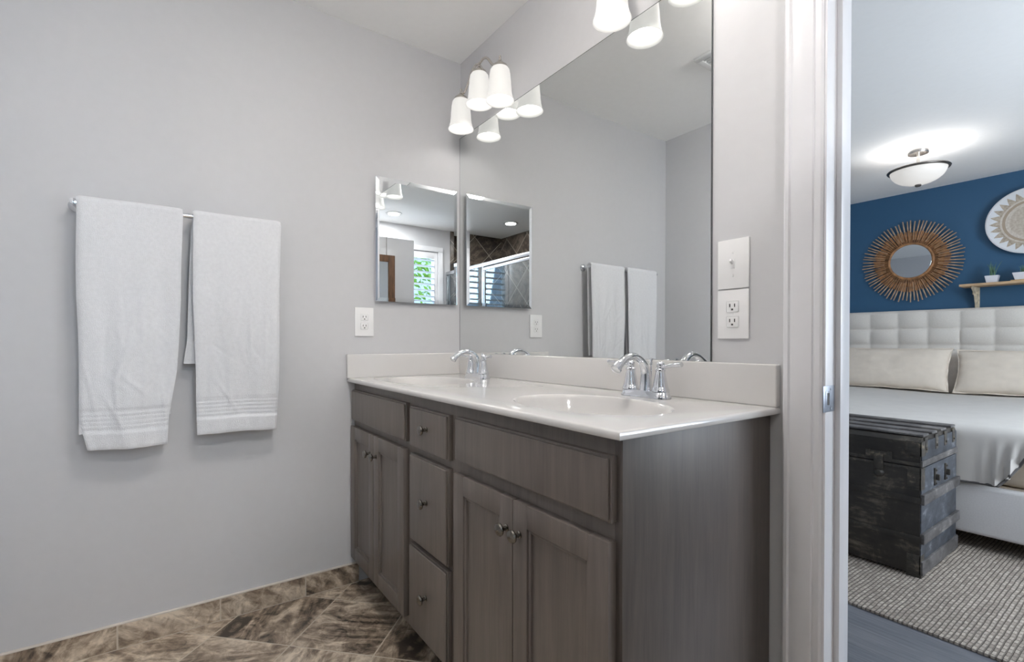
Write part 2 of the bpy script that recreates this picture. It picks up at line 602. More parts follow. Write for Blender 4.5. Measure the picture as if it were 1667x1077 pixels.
# bedroom walls
struct(MB().box(BX0 - .12, BX1 + .12, BY, BY + .12, 0, H).build('wall_bedroom_back', M['blue'], flat=True), 'deep blue painted wall behind the bed')
struct(MB().box(BX0 - .12, BX0, WT, BY, 0, H).build('wall_bedroom_left', M['wall_white'], flat=True))
b = MB()
b.box(BX1, BX1 + .12, WT, 1.1, 0, H).box(BX1, BX1 + .12, 2.9, BY, 0, H)
b.box(BX1, BX1 + .12, 1.1, 2.9, 0, .7).box(BX1, BX1 + .12, 1.1, 2.9, 2.2, H)
struct(b.build('wall_bedroom_right', M['wall_white'], flat=True))
b = MB()
for y0, y1, z0, z1 in ((1.1, 2.9, .7, .75), (1.1, 2.9, 2.15, 2.2), (1.1, 1.15, .75, 2.15), (2.85, 2.9, .75, 2.15), (1.98, 2.02, .75, 2.15)):
    b.box(BX1 + .02, BX1 + .08, y0, y1, z0, z1, .004)
struct(b.build('window_2', M['trim']), 'white framed bedroom window')

# stone tile baseboard with its pale grout cap
bb = struct(MB().box(0, .011, YS, -.52, 0, .083).build('baseboard_left', M['base_tile'], flat=True), 'row of brown stone tiles along the foot of the grey wall')
MB().box(0, .012, YS, -.52, .083, .0885, .002).build('grout_cap', simple('pale grout', (214, 206, 196), .8), bb)

# door casing, jambs and stop
prof = [(0, 0), (0, .017), (.004, .0195), (.011, .0195), (.0145, .0155), (.019, .0165), (.036, .0135), (.058, .0105), (.0605, .0075), (.0635, .0095), (.074, .0085), (.079, .0055), (.079, 0)]
CX = 1.553
b = MB()
b.prism([(CX + x, -y) for x, y in prof], 'z', 0, 2.155)
xr = 2.455 + .079
b.prism([(xr - x, -y) for x, y in prof], 'z', 0, 2.155)
b.prism([(-y, 2.155 - x) for x, y in prof], 'x', CX + .079, xr - .079)
struct(b.build('trim_1', M['trim'], sharp=25), 'white moulded casing around the doorway')
b = MB()
b.box(DX0, 1.637, -.002, WT + .003, 0, 2.07, .0015).box(2.45, DX1, -.002, WT + .003, 0, 2.07, .0015).box(DX0, DX1, -.002, WT + .003, 2.07, DZ, .0015)
b.box(1.637, 1.6485, .047, .083, 0, 2.07, .002).box(2.4385, 2.45, .047, .083, 0, 2.07, .002).box(1.6485, 2.4385, .047, .083, 2.0585, 2.07, .002)
jamb = struct(b.build('trim_2', M['trim']), 'white door jamb with its stop')
b = MB()
b.box(1.637, 1.6385, -.016, .042, .896, .955, .0007)
b.box(1.6375, 1.6392, -.0035, .016, .908, .943, .0007)
sp = b.build('strike_plate', M['steel'], jamb)
sp['label'] = 'small steel strike plate let into the white jamb'
MB().box(1.6385, 1.6396, .002, .013, .912, .939).build('latch_hole', M['slot'], sp)
for z in (.9035, .9475):
    MB().lathe([(.0, .0012), (.003, .001), (.0035, 0)], (1.6385, .022, z), 12, 'x').build('screw', M['steel'], sp)
b = MB()
b.prism([(CX + x, WT + y) for x, y in prof], 'z', 0, 2.155)
b.prism([(xr - x, WT + y) for x, y in prof], 'z', 0, 2.155)
b.prism([(WT + y, 2.155 - x) for x, y in prof], 'x', CX + .079, xr - .079)
struct(b.build('trim_3', M['trim'], sharp=25), 'white casing on the bedroom side of the doorway')

# open white door standing into the bathroom, seen in the mirrors
b = MB()
dx0, dx1, dy0, dy1 = 2.412, 2.447, -.835, -.025
b.box(dx0, dx1, dy0, dy1, .012, 2.065, .002)
for (za, zb) in ((.14, .95), (1.08, 1.95)):
    for (ya, yb) in ((dy0 + .11, (dy0 + dy1) / 2 - .05), ((dy0 + dy1) / 2 + .05, dy1 - .11)):
        for xx in (dx0 - .004, dx1):
            b.box(xx, xx + .004, ya, yb, za, zb, .0018)
door = struct(b.build('door_1', M['trim']), 'white panelled door standing open into the bathroom')
for sgn, xx in ((-1, dx0), (1, dx1)):
    b = MB()
    b.lathe([(0, 0), (.03, 0), (.03, .006), (.011, .012), (.010, .03), (.020, .038), (.026, .05), (.022, .062), (0, .067)], (0, 0, 0), 24, 'x')
    if sgn < 0:
        bmesh.ops.scale(b.bm, vec=(-1, 1, 1), verts=b.bm.verts)
    bmesh.ops.translate(b.bm, verts=b.bm.verts, vec=(xx, -.765, .93))
    b.build('door_knob', M['nickel'], door)
t = thing('framed_mirror', 'long mirror in a brown wooden frame hung on the open white door', 'mirror', (2.403, -.41, .55))
fx0, fx1, fy0, fy1, fz0, fz1 = 2.385, 2.407, -.625, -.195, .55, 1.89
b = MB()
b.box(fx0, fx1, fy0, fy0 + .065, fz0, fz1, .003).box(fx0, fx1, fy1 - .065, fy1, fz0, fz1, .003)
b.box(fx0, fx1, fy0 + .065, fy1 - .065, fz0, fz0 + .065, .003).box(fx0, fx1, fy0 + .065, fy1 - .065, fz1 - .065, fz1, .003)
b.build('frame', M['frame_wood'], t)
MB().box(2.395, 2.4065, fy0 + .065, fy1 - .065, fz0 + .065, fz1 - .065).build('mirror_glass', M['mirror2'], t)
MB().tube([(2.4, -.545, 1.888), (2.4, -.545, 2.069), (2.41, -.545, 2.069)], .0025, 8).build('hanger', M['nickel'], t)

# ------------------------------------------------------------------ bathroom window with plantation shutters
b = MB()
for y0, y1, z0, z1 in ((WY0, WY1, WZ0, WZ0 + .045), (WY0, WY1, WZ1 - .045, WZ1), (WY0, WY0 + .045, WZ0 + .045, WZ1 - .045), (WY1 - .045, WY1, WZ0 + .045, WZ1 - .045)):
    b.box(XR + .05, XR + .1, y0, y1, z0, z1, .003)
win = struct(b.build('window_1', M['trim']), 'white framed bathroom window behind the shutters')
MB().box(XR + .07, XR + .075, WY0 + .045, WY1 - .045, WZ0 + .045, WZ1 - .045).build('pane', M['glass'], win)
b = MB()
for y0, y1, z0, z1 in ((WY0 - .06, WY1 + .06, WZ0 - .06, WZ0), (WY0 - .06, WY1 + .06, WZ1, WZ1 + .06), (WY0 - .06, WY0, WZ0, WZ1), (WY1, WY1 + .06, WZ0, WZ1)):
    b.box(XR - .016, XR, y0, y1, z0, z1, .003)
struct(b.build('trim_4', M['trim']), 'white casing around the bathroom window')
t = thing('plantation_shutter', 'white plantation shutter with open louvres in the bathroom window', 'shutter', (XR, (WY0 + WY1) / 2, WZ0))
b = MB()
ym = (WY0 + WY1) / 2
for y0, y1 in ((WY0 + .003, ym - .002), (ym + .002, WY1 - .003)):
    b.box(XR + .005, XR + .032, y0, y0 + .05, WZ0 + .003, WZ1 - .003, .002).box(XR + .005, XR + .032, y1 - .05, y1, WZ0 + .003, WZ1 - .003, .002)
    b.box(XR + .005, XR + .032, y0 + .05, y1 - .05, WZ0 + .003, WZ0 + .085, .002).box(XR + .005, XR + .032, y0 + .05, y1 - .05, WZ1 - .085, WZ1 - .003, .002)
b.build('frame', M['trim'], t)
z = WZ0 + .125
while z < WZ1 - .1:
    for y0, y1 in ((WY0 + .054, ym - .054), (ym + .054, WY1 - .054)):
        b = MB()
        b.lathe([(0, y0), (1, y0), (1, y1), (0, y1)], (0, 0, 0), 16, 'y', sx=.032, sy=.0045)
        bmesh.ops.rotate(b.bm, verts=b.bm.verts, cent=(0, 0, 0), matrix=Matrix.Rotation(math.radians(12), 3, 'Y'))
        bmesh.ops.translate(b.bm, verts=b.bm.verts, vec=(XR + .0185, 0, z))
        b.build('louvre', M['trim'], t)
    z += .0735
# tree outside the window
t = thing('garden_tree', 'leafy green tree outside the shuttered bathroom window', 'tree', (5.6, -2.0, -3.0))
MB().tube([(5.6, -2, -3), (5.65, -2.0, -1), (5.6, -1.9, 1.2), (5.7, -1.8, 2.6)], [.14, .12, .08, .03], 10).build('trunk', M['bark'], t)
b = MB()
rnd = random.Random(3)
for i in range(2600):
    a, c_, r_ = rnd.uniform(0, 2 * PI), rnd.uniform(-1, 1), rnd.uniform(.3, 1) ** .5
    p = Vector((5.7 + 1.0 * r_ * math.cos(a) * math.sqrt(1 - c_ * c_), -2.2 + 1.9 * r_ * math.sin(a) * math.sqrt(1 - c_ * c_), 1.5 + 1.7 * r_ * c_))
    q = Vector((rnd.uniform(-1, 1), rnd.uniform(-1, 1), rnd.uniform(-1, 1))).normalized()
    w = q.orthogonal().normalized()
    u2 = q.cross(w)
    L_ = rnd.uniform(.05, .09)
    vs = [b.bm.verts.new(p + w * L_), b.bm.verts.new(p + u2 * L_ * .45 + q * .01), b.bm.verts.new(p - w * L_), b.bm.verts.new(p - u2 * L_ * .45 + q * .01)]
    b.bm.faces.new(vs)
b.build('foliage', M['tree_leaf'], t, flat=True, recalc=False)

# ------------------------------------------------------------------ shower enclosure (seen in the mirrors)
struct(MB().box(SX + .012, XR - .012, YS - .09, YS - .0, 0, .09, .006).build('trim_5', M['shower_xz']), 'tiled shower curb')
t = thing('shower_enclosure', 'framed clear glass shower enclosure opposite the vanity', 'shower', (2.4, YS - .04, .09))
ys = YS - .02
b = MB()
b.box(SX + .013, XR - .013, ys - .03, ys, 1.885, 1.925, .004).box(SX + .013, XR - .013, ys - .03, ys, .092, .12, .004)
for x in (SX + .013, XR - .041, 2.42):
    b.box(x, x + .028, ys - .03, ys, .12, 1.885, .004)
b.build('frame', M['alu'], t)
b = MB()
b.box(2.448, XR - .041, ys - .018, ys - .012, .12, 1.885)
b.build('fixed_panel', M['glass'], t)
b = MB()
b.box(SX + .05, 2.41, ys - .018, ys - .012, .14, 1.865)
dr = b.build('glass_door', M['glass'], t)
b = MB()
b.box(SX + .042, 2.418, ys - .026, ys - .004, 1.845, 1.875, .003).box(SX + .042, 2.418, ys - .026, ys - .004, .125, .145, .003)
b.box(SX + .042, SX + .062, ys - .026, ys - .004, .145, 1.845, .003).box(2.398, 2.418, ys - .026, ys - .004, .145, 1.845, .003)
b.build('door_frame', M['alu'], dr)

# ------------------------------------------------------------------ ceiling lights and vent
def downlight(x, y, label, energy):
    t = thing('recessed_light', label, 'ceiling light', (x, y, H), 'recessed ceiling lights')
    MB().lathe([(.062, H - .001), (.064, H - .006), (.085, H - .007), (.088, H - .0005)], (x, y, 0), 36).build('trim_ring', M['grille'], t)
    MB().lathe([(0, H - .004), (.062, H - .004), (.062, H - .001)], (x, y, 0), 36).build('lens', M['can'], t)
    lamp('recessed_light_glow', 'AREA', (x, y, H - .012), energy, WARM, size=.12)
downlight(2.887, -.817, 'round recessed downlight in the ceiling in front of the window', 16)
downlight(2.518, -2.1, 'round recessed downlight in the ceiling above the shower', 6)
t = thing('added_fill_light', 'added white glass dome light, out of view, filling the bathroom from its ceiling', 'ceiling light', (1.28, -.82, H))  # added lamp out of view, brightens the ceiling and upper walls
MB().lathe([(.05, H - .0005), (.055, H - .004), (.055, H - .022), (.045, H - .029), (0, H - .029)], (1.28, -.82, 0), 40).build('base', M['nickel'], t)
MB().lathe([(0, H - .028), (.05, H - .03), (.10, H - .04), (.138, H - .062), (.142, H - .072), (.135, H - .084), (.11, H - .10), (.06, H - .112), (0, H - .115)], (1.28, -.82, 0), 40).build('glass_dome', M['dome'], t)
t = thing('exhaust_vent', 'square white exhaust grille in the bathroom ceiling', 'vent', (.84, -1.07, H))
b = MB()
vx0, vx1, vy0, vy1 = .69, .985, -1.22, -.925
b.box(vx0, vx1, vy0, vy0 + .03, H - .016, H - .0005, .004).box(vx0, vx1, vy1 - .03, vy1, H - .016, H - .0005, .004)
b.box(vx0, vx0 + .03, vy0 + .03, vy1 - .03, H - .016, H - .0005, .004).box(vx1 - .03, vx1, vy0 + .03, vy1 - .03, H - .016, H - .0005, .004)
b.build('frame', M['grille'], t)
MB().box(vx0 + .03, vx1 - .03, vy0 + .03, vy1 - .03, H - .004, H - .0005).build('backing', M['black'], t)
for i in range(9):
    y = vy0 + .042 + i * .0255
    MB().box(vx0 + .03, vx1 - .03, y, y + .012, H - .014, H - .005, .001).build('slat', M['grille'], t)

# ------------------------------------------------------------------ vanity cabinet
VX1 = 1.52
t = van = thing('vanity_cabinet', 'dark grey-brown double vanity cabinet under the white sink top', 'cabinet', (.76, -.27, 0))
MB().box(.002, VX1 - .018, -.535, -.513, .09, .880, .0015).build('face_frame', M['vanity'], van)
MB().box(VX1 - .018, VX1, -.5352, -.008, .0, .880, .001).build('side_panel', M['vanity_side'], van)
MB().box(.002, .018, -.455, -.004, .0, .880).build('side_panel', M['vanity'], van)
MB().box(.018, VX1 - .018, -.513, -.006, .09, .106).build('bottom_panel', M['vanity'], van)
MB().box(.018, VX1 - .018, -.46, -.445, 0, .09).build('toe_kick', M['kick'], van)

def knob(x, z, parent):
    b = MB()
    b.lathe([(0, 0), (.0085, 0), (.0085, .002), (.0055, .004), (.005, .011), (.008, .015), (.0145, .0185), (.0155, .022), (.0135, .0255), (.006, .0275), (0, .028)], (x, -.556, z), 24, '-y')
    b.build('knob', M['knob'], parent)

def slab(name, x0, x1, z0, z1, kz=None):
    b = MB()
    b.box(x0, x1, -.549, -.535, z0, z1, .001)
    b.box(x0 + .0045, x1 - .0045, -.556, -.549, z0 + .0045, z1 - .0045, .003, 3)
    o = b.build(name, M['vanity'], van)
    if kz:
        knob((x0 + x1) / 2, kz, o)
    return o

def cab_door(x0, x1, z0, z1, kx, kz):
    w = .052
    b = MB()
    for a in ((x0, x0 + w, z0, z1), (x1 - w, x1, z0, z1), (x0 + w, x1 - w, z0, z0 + w), (x0 + w, x1 - w, z1 - w, z1)):
        b.box(a[0], a[1], -.556, -.535, a[2], a[3], .0015)
    # eased bead around the inside of the frame
    e = .009
    for a in ((x0 + w, x0 + w + e, z0 + w, z1 - w), (x1 - w - e, x1 - w, z0 + w, z1 - w), (x0 + w + e, x1 - w - e, z0 + w, z0 + w + e), (x0 + w + e, x1 - w - e, z1 - w - e, z1 - w)):
        b.box(a[0], a[1], -.5515, -.537, a[2], a[3], .003)
    o = b.build('door', M['vanity'], van)
    MB().box(x0 + w + e, x1 - w - e, -.5455, -.537, z0 + w + e, z1 - w - e).build('door_panel', M['vanity'], o)
    knob(kx, kz, o)

slab('false_front', .020, .588, .717, .848)
slab('drawer', .627, .889, .711, .843, .783)
slab('drawer', .627, .887, .405, .688, .556)
slab('drawer', .623, .884, .118, .390, .260)
slab('false_front', .932, 1.506, .722, .845)
cab_door(.014, .2895, .122, .691, .255, .615)
cab_door(.2925, .582, .122, .691, .323, .615)
cab_door(.929, 1.2075, .120, .688, 1.186, .616)
cab_door(1.2105, 1.505, .120, .688, 1.236, .616)

# ------------------------------------------------------------------ sink top with two integral oval basins
ZC, ZB, L, D = .897, .8805, 1.5400, .566
SINKS = ((.312, -.325), (1.218, -.325))
SA, SB = .232, .165
t = top = thing('countertop', 'white cultured marble vanity top with two oval basins and backsplash', 'countertop', (L / 2, -D / 2, ZB))
def ell(c, a, b_, n, z):
    return [Vector((c[0] + a * math.cos(2 * PI * i / n), c[1] + b_ * math.sin(2 * PI * i / n), z)) for i in range(n)]
b = MB()
def loop(pts, bm):
    vs = [bm.verts.new(p) for p in pts]
    return vs, [bm.edges.new((vs[i], vs[(i + 1) % len(vs)])) for i in range(len(vs))]
def rect(i, z):
    return [Vector((0 + .001, -D + i, z)), Vector((L - i, -D + i, z)), Vector((L - i, -.0005, z)), Vector((.001, -.0005, z))]
eds = []
for c in SINKS:
    eds += loop(ell(c, SA, SB, 64, ZC), b.bm)[1]
steps = [(.007, ZC), (.0035, ZC - .0012), (.001, ZC - .004), (0, ZC - .008), (0, ZB + .002), (.002, ZB)]
rv = []
for i, (ins, z) in enumerate(steps):
    vs, es = loop(rect(ins, z), b.bm)
    rv.append(vs)
    if i == 0:
        eds += es
bmesh.ops.triangle_fill(b.bm, use_beauty=True, edges=eds)
for a, c in zip(rv, rv[1:]):
    for i in range(4):
        j = (i + 1) % 4
        b.bm.faces.new((a[i], a[j], c[j], c[i]))
b.build('slab', M['marble'], top, sharp=50)
for c in SINKS:
    b = MB()
    pr = [(1.0, 0), (.985, -.0008), (.968, -.004), (.95, -.012), (.92, -.03), (.86, -.062), (.76, -.092), (.6, -.114), (.4, -.125), (.2, -.129), (.085, -.131)]
    pr2 = [(.12, -.139), (.6, -.124), (.80, -.098), (.90, -.062), (.955, -.03), (.98, -.0155)]
    b.lathe([(r * SB, ZC + z) for r, z in pr + pr2], (c[0], c[1], 0), 64, sx=SA / SB)
    o = b.build('sink_basin', M['marble'], top, sharp=60)
    MB().lathe([(0, ZC - .1285), (.012, ZC - .1285), (.014, ZC - .130), (.0215, ZC - .128), (.023, ZC - .131)], (c[0], c[1], 0), 28).build('drain', M['chrome'], o)
MB().box(.0215, L, -.0205, -.0005, ZC, 1.000, .004, 3).build('backsplash', M['marble'], top)
MB().box(.001, .0215, -.572, -.0005, ZC - .0005, 1.000, .004, 3).build('side_splash', M['marble'], top)

# ------------------------------------------------------------------ faucets
def make_faucet(label):
    t = thing('faucet', label, 'faucet', (0, 0, 0), 'chrome faucets on the vanity top')
    # base plate
    b = MB()
    prof = [(1.0, 0), (1.0, .004), (.97, .007), (.90, .010), (.86, .017), (.80, .020), (0, .020)]
    n = 48
    rings = []
    for s_, z in prof[:-1]:
        ring = []
        for i in range(n):
            a = 2 * PI * i / n
            cx_ = .052 if math.cos(a) > 0 else -.052
            if abs(math.cos(a)) < 1e-6:
                cx_ = 0
            ring.append(b.bm.verts.new((cx_ + .029 * s_ * math.cos(a), .027 * s_ * math.sin(a), z)))
        rings.append(ring)
    for r0, r1 in zip(rings, rings[1:]):
        for i in range(n):
            j = (i + 1) % n
            b.bm.faces.new((r0[i], r0[j], r1[j], r1[i]))
    b.bm.faces.new(rings[-1])
    b.bm.faces.new(rings[0][::-1])
    b.build('base_plate', M['chrome'], t)
    # spout
    path = catmull([(0, .002, .018), (0, .004, .045), (0, .001, .075), (0, -.016, .102), (0, -.046, .116), (0, -.078, .112), (0, -.104, .097), (0, -.120, .083)], 6)
    nn = len(path)
    rad = [.0185 - .0085 * min(1, (i / nn) / .45) + (.0035 * max(0, (i / nn - .72) / .28)) for i in range(nn)]
    b = MB()
    b.tube(path, rad, 20)
    e, d = path[-1], (path[-1] - path[-3]).normalized()
    b.tube([e - d * .003, e + d * .004, e + d * .006], [.0148, .0148, .0105], 20)
    b.build('spout', M['chrome'], t)
    b = MB()
    b.tube([(0, .026, .018), (0, .026, .092)], .0022, 8)
    b.lathe([(0, .090), (.0045, .091), (.005, .096), (.0035, .1), (.0045, .104), (.003, .108), (0, .1085)], (0, .026, 0), 14)
    b.build('lift_rod', M['chrome'], t)
    for sg in (-1, 1):
        b = MB()
        x = .052 * sg
        b.lathe([(.0245, .019), (.0245, .024), (.0225, .027), (.0205, .034), (.0165, .055), (.0135, .070), (.0125, .074), (.0145, .076), (.0145, .080), (.0105, .083), (.0105, .090), (.0115, .094), (.009, .1), (.004, .103), (0, .1035)], (x, 0, 0), 24)
        h = b.build('handle', M['chrome'], t)
        b = MB()
        b.tube(catmull([(x, 0, .088), (x + sg * .02, -.003, .0895), (x + sg * .045, -.008, .094), (x + sg * .068, -.012, .0965), (x + sg * .076, -.0135, .0965)], 4), [.0062, .006, .0056, .0052, .005, .005, .005, .0052, .0055, .006, .0064, .0066, .0068, .0068, .0072, .0072, .0066], 12)
        b.build('lever', M['chrome'], h)
    return t
f1 = make_faucet('chrome two-handle faucet behind the right-hand basin, nearer the doorway')
f2 = copy_tree(f1)
f2['label'] = 'chrome two-handle faucet behind the left-hand basin, near the towel wall'
f1.location = (1.213, -.092, ZC + .0003)
f2.location = (.306, -.092, ZC + .0003)

# ------------------------------------------------------------------ big wall mirror
t = thing('wall_mirror', 'large frameless mirror on the wall above the vanity backsplash', 'mirror', (.68, -.003, 1.001))
MB().box(.003, 1.360, -.006, -.0008, 1.0008, 2.064, .0).build('mirror_glass', M['mirror'], t, flat=True)
b = MB()
e = .0016
b.box(.003 - e, .003, -.0063, -.0006, 1.0008, 2.064 + e).box(1.360, 1.360 + e, -.0063, -.0006, 1.0008, 2.064 + e).box(.003, 1.360, -.0063, -.0006, 2.064, 2.064 + e)
b.build('polished_edge', M['mirror_edge'], t, flat=True)

# ------------------------------------------------------------------ medicine cabinet on the left wall
t = thing('medicine_cabinet', 'mirror-faced medicine cabinet on the grey wall beside the big mirror', 'cabinet', (.0, -.24, 1.236))
my0, my1, mz0, mz1 = -.446, -.034, 1.236, 1.792
MB().box(.0005, .014, my0 + .006, my1 - .006, mz0 + .006, mz1 - .006, .001).build('cabinet_body', M['alu'], t)
b = MB()
xf, xb, bw = .0235, .0227, .017
def rr(x, i):
    return [b.bm.verts.new((x, y, z)) for y, z in ((my0 + i, mz0 + i), (my1 - i, mz0 + i), (my1 - i, mz1 - i), (my0 + i, mz1 - i))]
r0, r1, r2 = rr(.0145, 0), rr(xb, 0), rr(xf, bw)
b.bm.faces.new(r0[::-1])
for a, c in ((r0, r1), (r1, r2)):
    for i in range(4):
        j = (i + 1) % 4
        b.bm.faces.new((a[i], a[j], c[j], c[i]))
b.bm.faces.new(r2)
b.build('mirror_door', M['mirror2'], t, flat=True)

# ------------------------------------------------------------------ electrical plates
def outlet_parts(t, place):
    """place maps (across, up, out) to world"""
    def bx(a0, a1, u0, u1, o0, o1, bev=0):
        p, q = place(a0, u0, o0), place(a1, u1, o1)
        return MB().box(min(p[0], q[0]), max(p[0], q[0]), min(p[1], q[1]), max(p[1], q[1]), min(p[2], q[2]), max(p[2], q[2]), bev)
    bx(-.042, .042, -.0635, .0635, 0, .006, .0022).build('cover_plate', M['plate'], t)
    for s_ in (-1, 1):
        o = bx(-.0165, .0165, s_ * .0195 - .0145, s_ * .0195 + .0145, .005, .0082, .003).build('receptacle', M['plate'], t)
        for a in (-.0065, .0065):
            bx(a - .0013, a + .0013, s_ * .0195 - .001, s_ * .0195 + .0075, .0080, .0086).build('slot', M['slot'], o)
        bx(-.0025, .0025, s_ * .0195 - .0095, s_ * .0195 - .005, .0080, .0086).build('slot', M['slot'], o)
    bx(-.002, .002, -.002, .002, .0055, .0068, .0005).build('screw', M['plate'], t)
t = thing('wall_outlet', 'white duplex outlet on the grey wall below the mirror cabinet', 'outlet', (0, -.492, 1.1425))
outlet_parts(t, lambda a, u, o: (o + .0003, -.492 + a, 1.1425 + u))
t = thing('wall_outlet', 'white duplex outlet right of the big mirror, under the light switch', 'outlet', (1.4225, 0, 1.1255))
outlet_parts(t, lambda a, u, o: (1.4225 + a, -o - .0003, 1.1255 + u))
t = thing('light_switch', 'white toggle light switch right of the big mirror, above the outlet', 'switch', (1.4225, 0, 1.2555))
MB().box(1.3805, 1.4645, -.0063, -.0003, 1.2555 - .0635, 1.2555 + .0645, .0022).build('cover_plate', M['plate'], t)
MB().box(1.4175, 1.4275, -.0075, -.006, 1.2435, 1.2675, .0006).build('toggle_surround', M['plate'], t)
b = MB()
b.box(1.4195, 1.4255, -.0200, -.007, 1.254, 1.262, .0015)
bmesh.ops.rotate(b.bm, verts=b.bm.verts, cent=(1.4225, -.007, 1.258), matrix=Matrix.Rotation(math.radians(-28), 3, 'X'))
b.build('toggle', M['plate'], t)
for dz in (-.03, .03):
    MB().lathe([(0, .0014), (.0028, .001), (.0032, 0)], (1.4225, -.0062, 1.2555 + dz), 12, '-y').build('screw', M['plate'], t)

# ------------------------------------------------------------------ vanity lights
def make_fixture(label):
    t = thing('vanity_light', label, 'wall light', (0, 0, 0), 'vanity lights above the mirror')
    b = MB()
    b.lathe([(0, .022), (.045, .021), (.052, .016), (.055, .006), (.055, .0005)], (0, 0, 2.168), 40, '-y', sx=1.15, sy=.9)
    b.build('backplate', M['nickel'], t)
    Y = -.083
    SHX = ((-.160, 2.041), (0, 2.090), (.160, 2.041))
    b = MB()
    b.tube(catmull([(0, -.02, 2.165), (0, -.045, 2.20), (0, -.066, 2.247), (0, Y, 2.268)], 6), .0052, 10)
    for s_ in (-1, 1):
        b.tube(catmull([(0, Y, 2.268), (s_ * .03, Y, 2.276), (s_ * .065, Y, 2.262), (s_ * .10, Y, 2.222), (s_ * .130, Y, 2.200), (s_ * .160, Y, 2.212)], 6), .0055, 10)
    b.build('arm', M['nickel'], t)
    for i, (x, z) in enumerate(SHX):
        b = MB()
        b.lathe([(0, z + .187), (.004, z + .186), (.0055, z + .181), (.004, z + .176), (.006, z + .172), (.0065, z + .166), (.016, z + .156), (.029, z + .146), (.0325, z + .138), (.0325, z + .132), (0, z + .132)], (x, Y, 0), 28)
        c = b.build('shade_holder', M['nickel'], t)
        b = MB()
        o_ = [(.020, .137), (.034, .134), (.0395, .126), (.0425, .11), (.0450, .085), (.0470, .055), (.0495, .030), (.0535, .014), (.0590, .0)]
        i_ = [(.0565, .0005), (.0510, .014), (.0470, .030), (.0445, .055), (.0425, .085), (.0400, .11), (.0370, .123), (.032, .130), (.020, .133)]
        b.lathe([(r, z + h) for r, h in o_ + i_], (x, Y, 0), 40, close=True)
        b.build('shade', M['shade'], c, sharp=60)
        MB().lathe([(0, z + .048), (.016, z + .052), (.024, z + .066), (.026, z + .08), (.02, z + .1), (.012, z + .118), (.012, z + .131)], (x, Y, 0), 20).build('bulb', M['bulb'], c)
    return t
def fixture_lamps(cx_):
    for x, z in ((-.16, 2.041), (0, 2.09), (.16, 2.041)):
        lamp('vanity_bulb_light', 'POINT', (cx_ + x, -.083, z + .055), .55, WARM, size=.03)
v1 = make_fixture('nickel three-shade vanity light above the left basin, next to the corner')
v2 = copy_tree(v1)
v2['label'] = 'nickel three-shade vanity light above the right basin, cut by the photo edge'
v1.location = (.308, 0, 0)
v2.location = (1.236, 0, 0)
fixture_lamps(.308)
fixture_lamps(1.236)

# ------------------------------------------------------------------ towel bar and towels
t = thing('towel_bar', 'chrome towel bar on the grey wall holding two white towels', 'towel bar', (.03, -1.12, 1.5))
BX, BZ = .062, 1.500
MB().tube([(BX, -1.460, BZ), (BX, -.848, BZ)], .0085, 16).build('bar', M['chrome'], t)
for y in (-1.453, -.853):
    b = MB()
    b.lathe([(0, .0005), (.021, .0005), (.021, .006), (.016, .010), (.008, .014), (.0075, .045), (.009, .05), (.0105, .062), (.0095, .071), (0, .073)], (0, y, BZ), 24, 'x')
    b.build('post', M['chrome'], t)

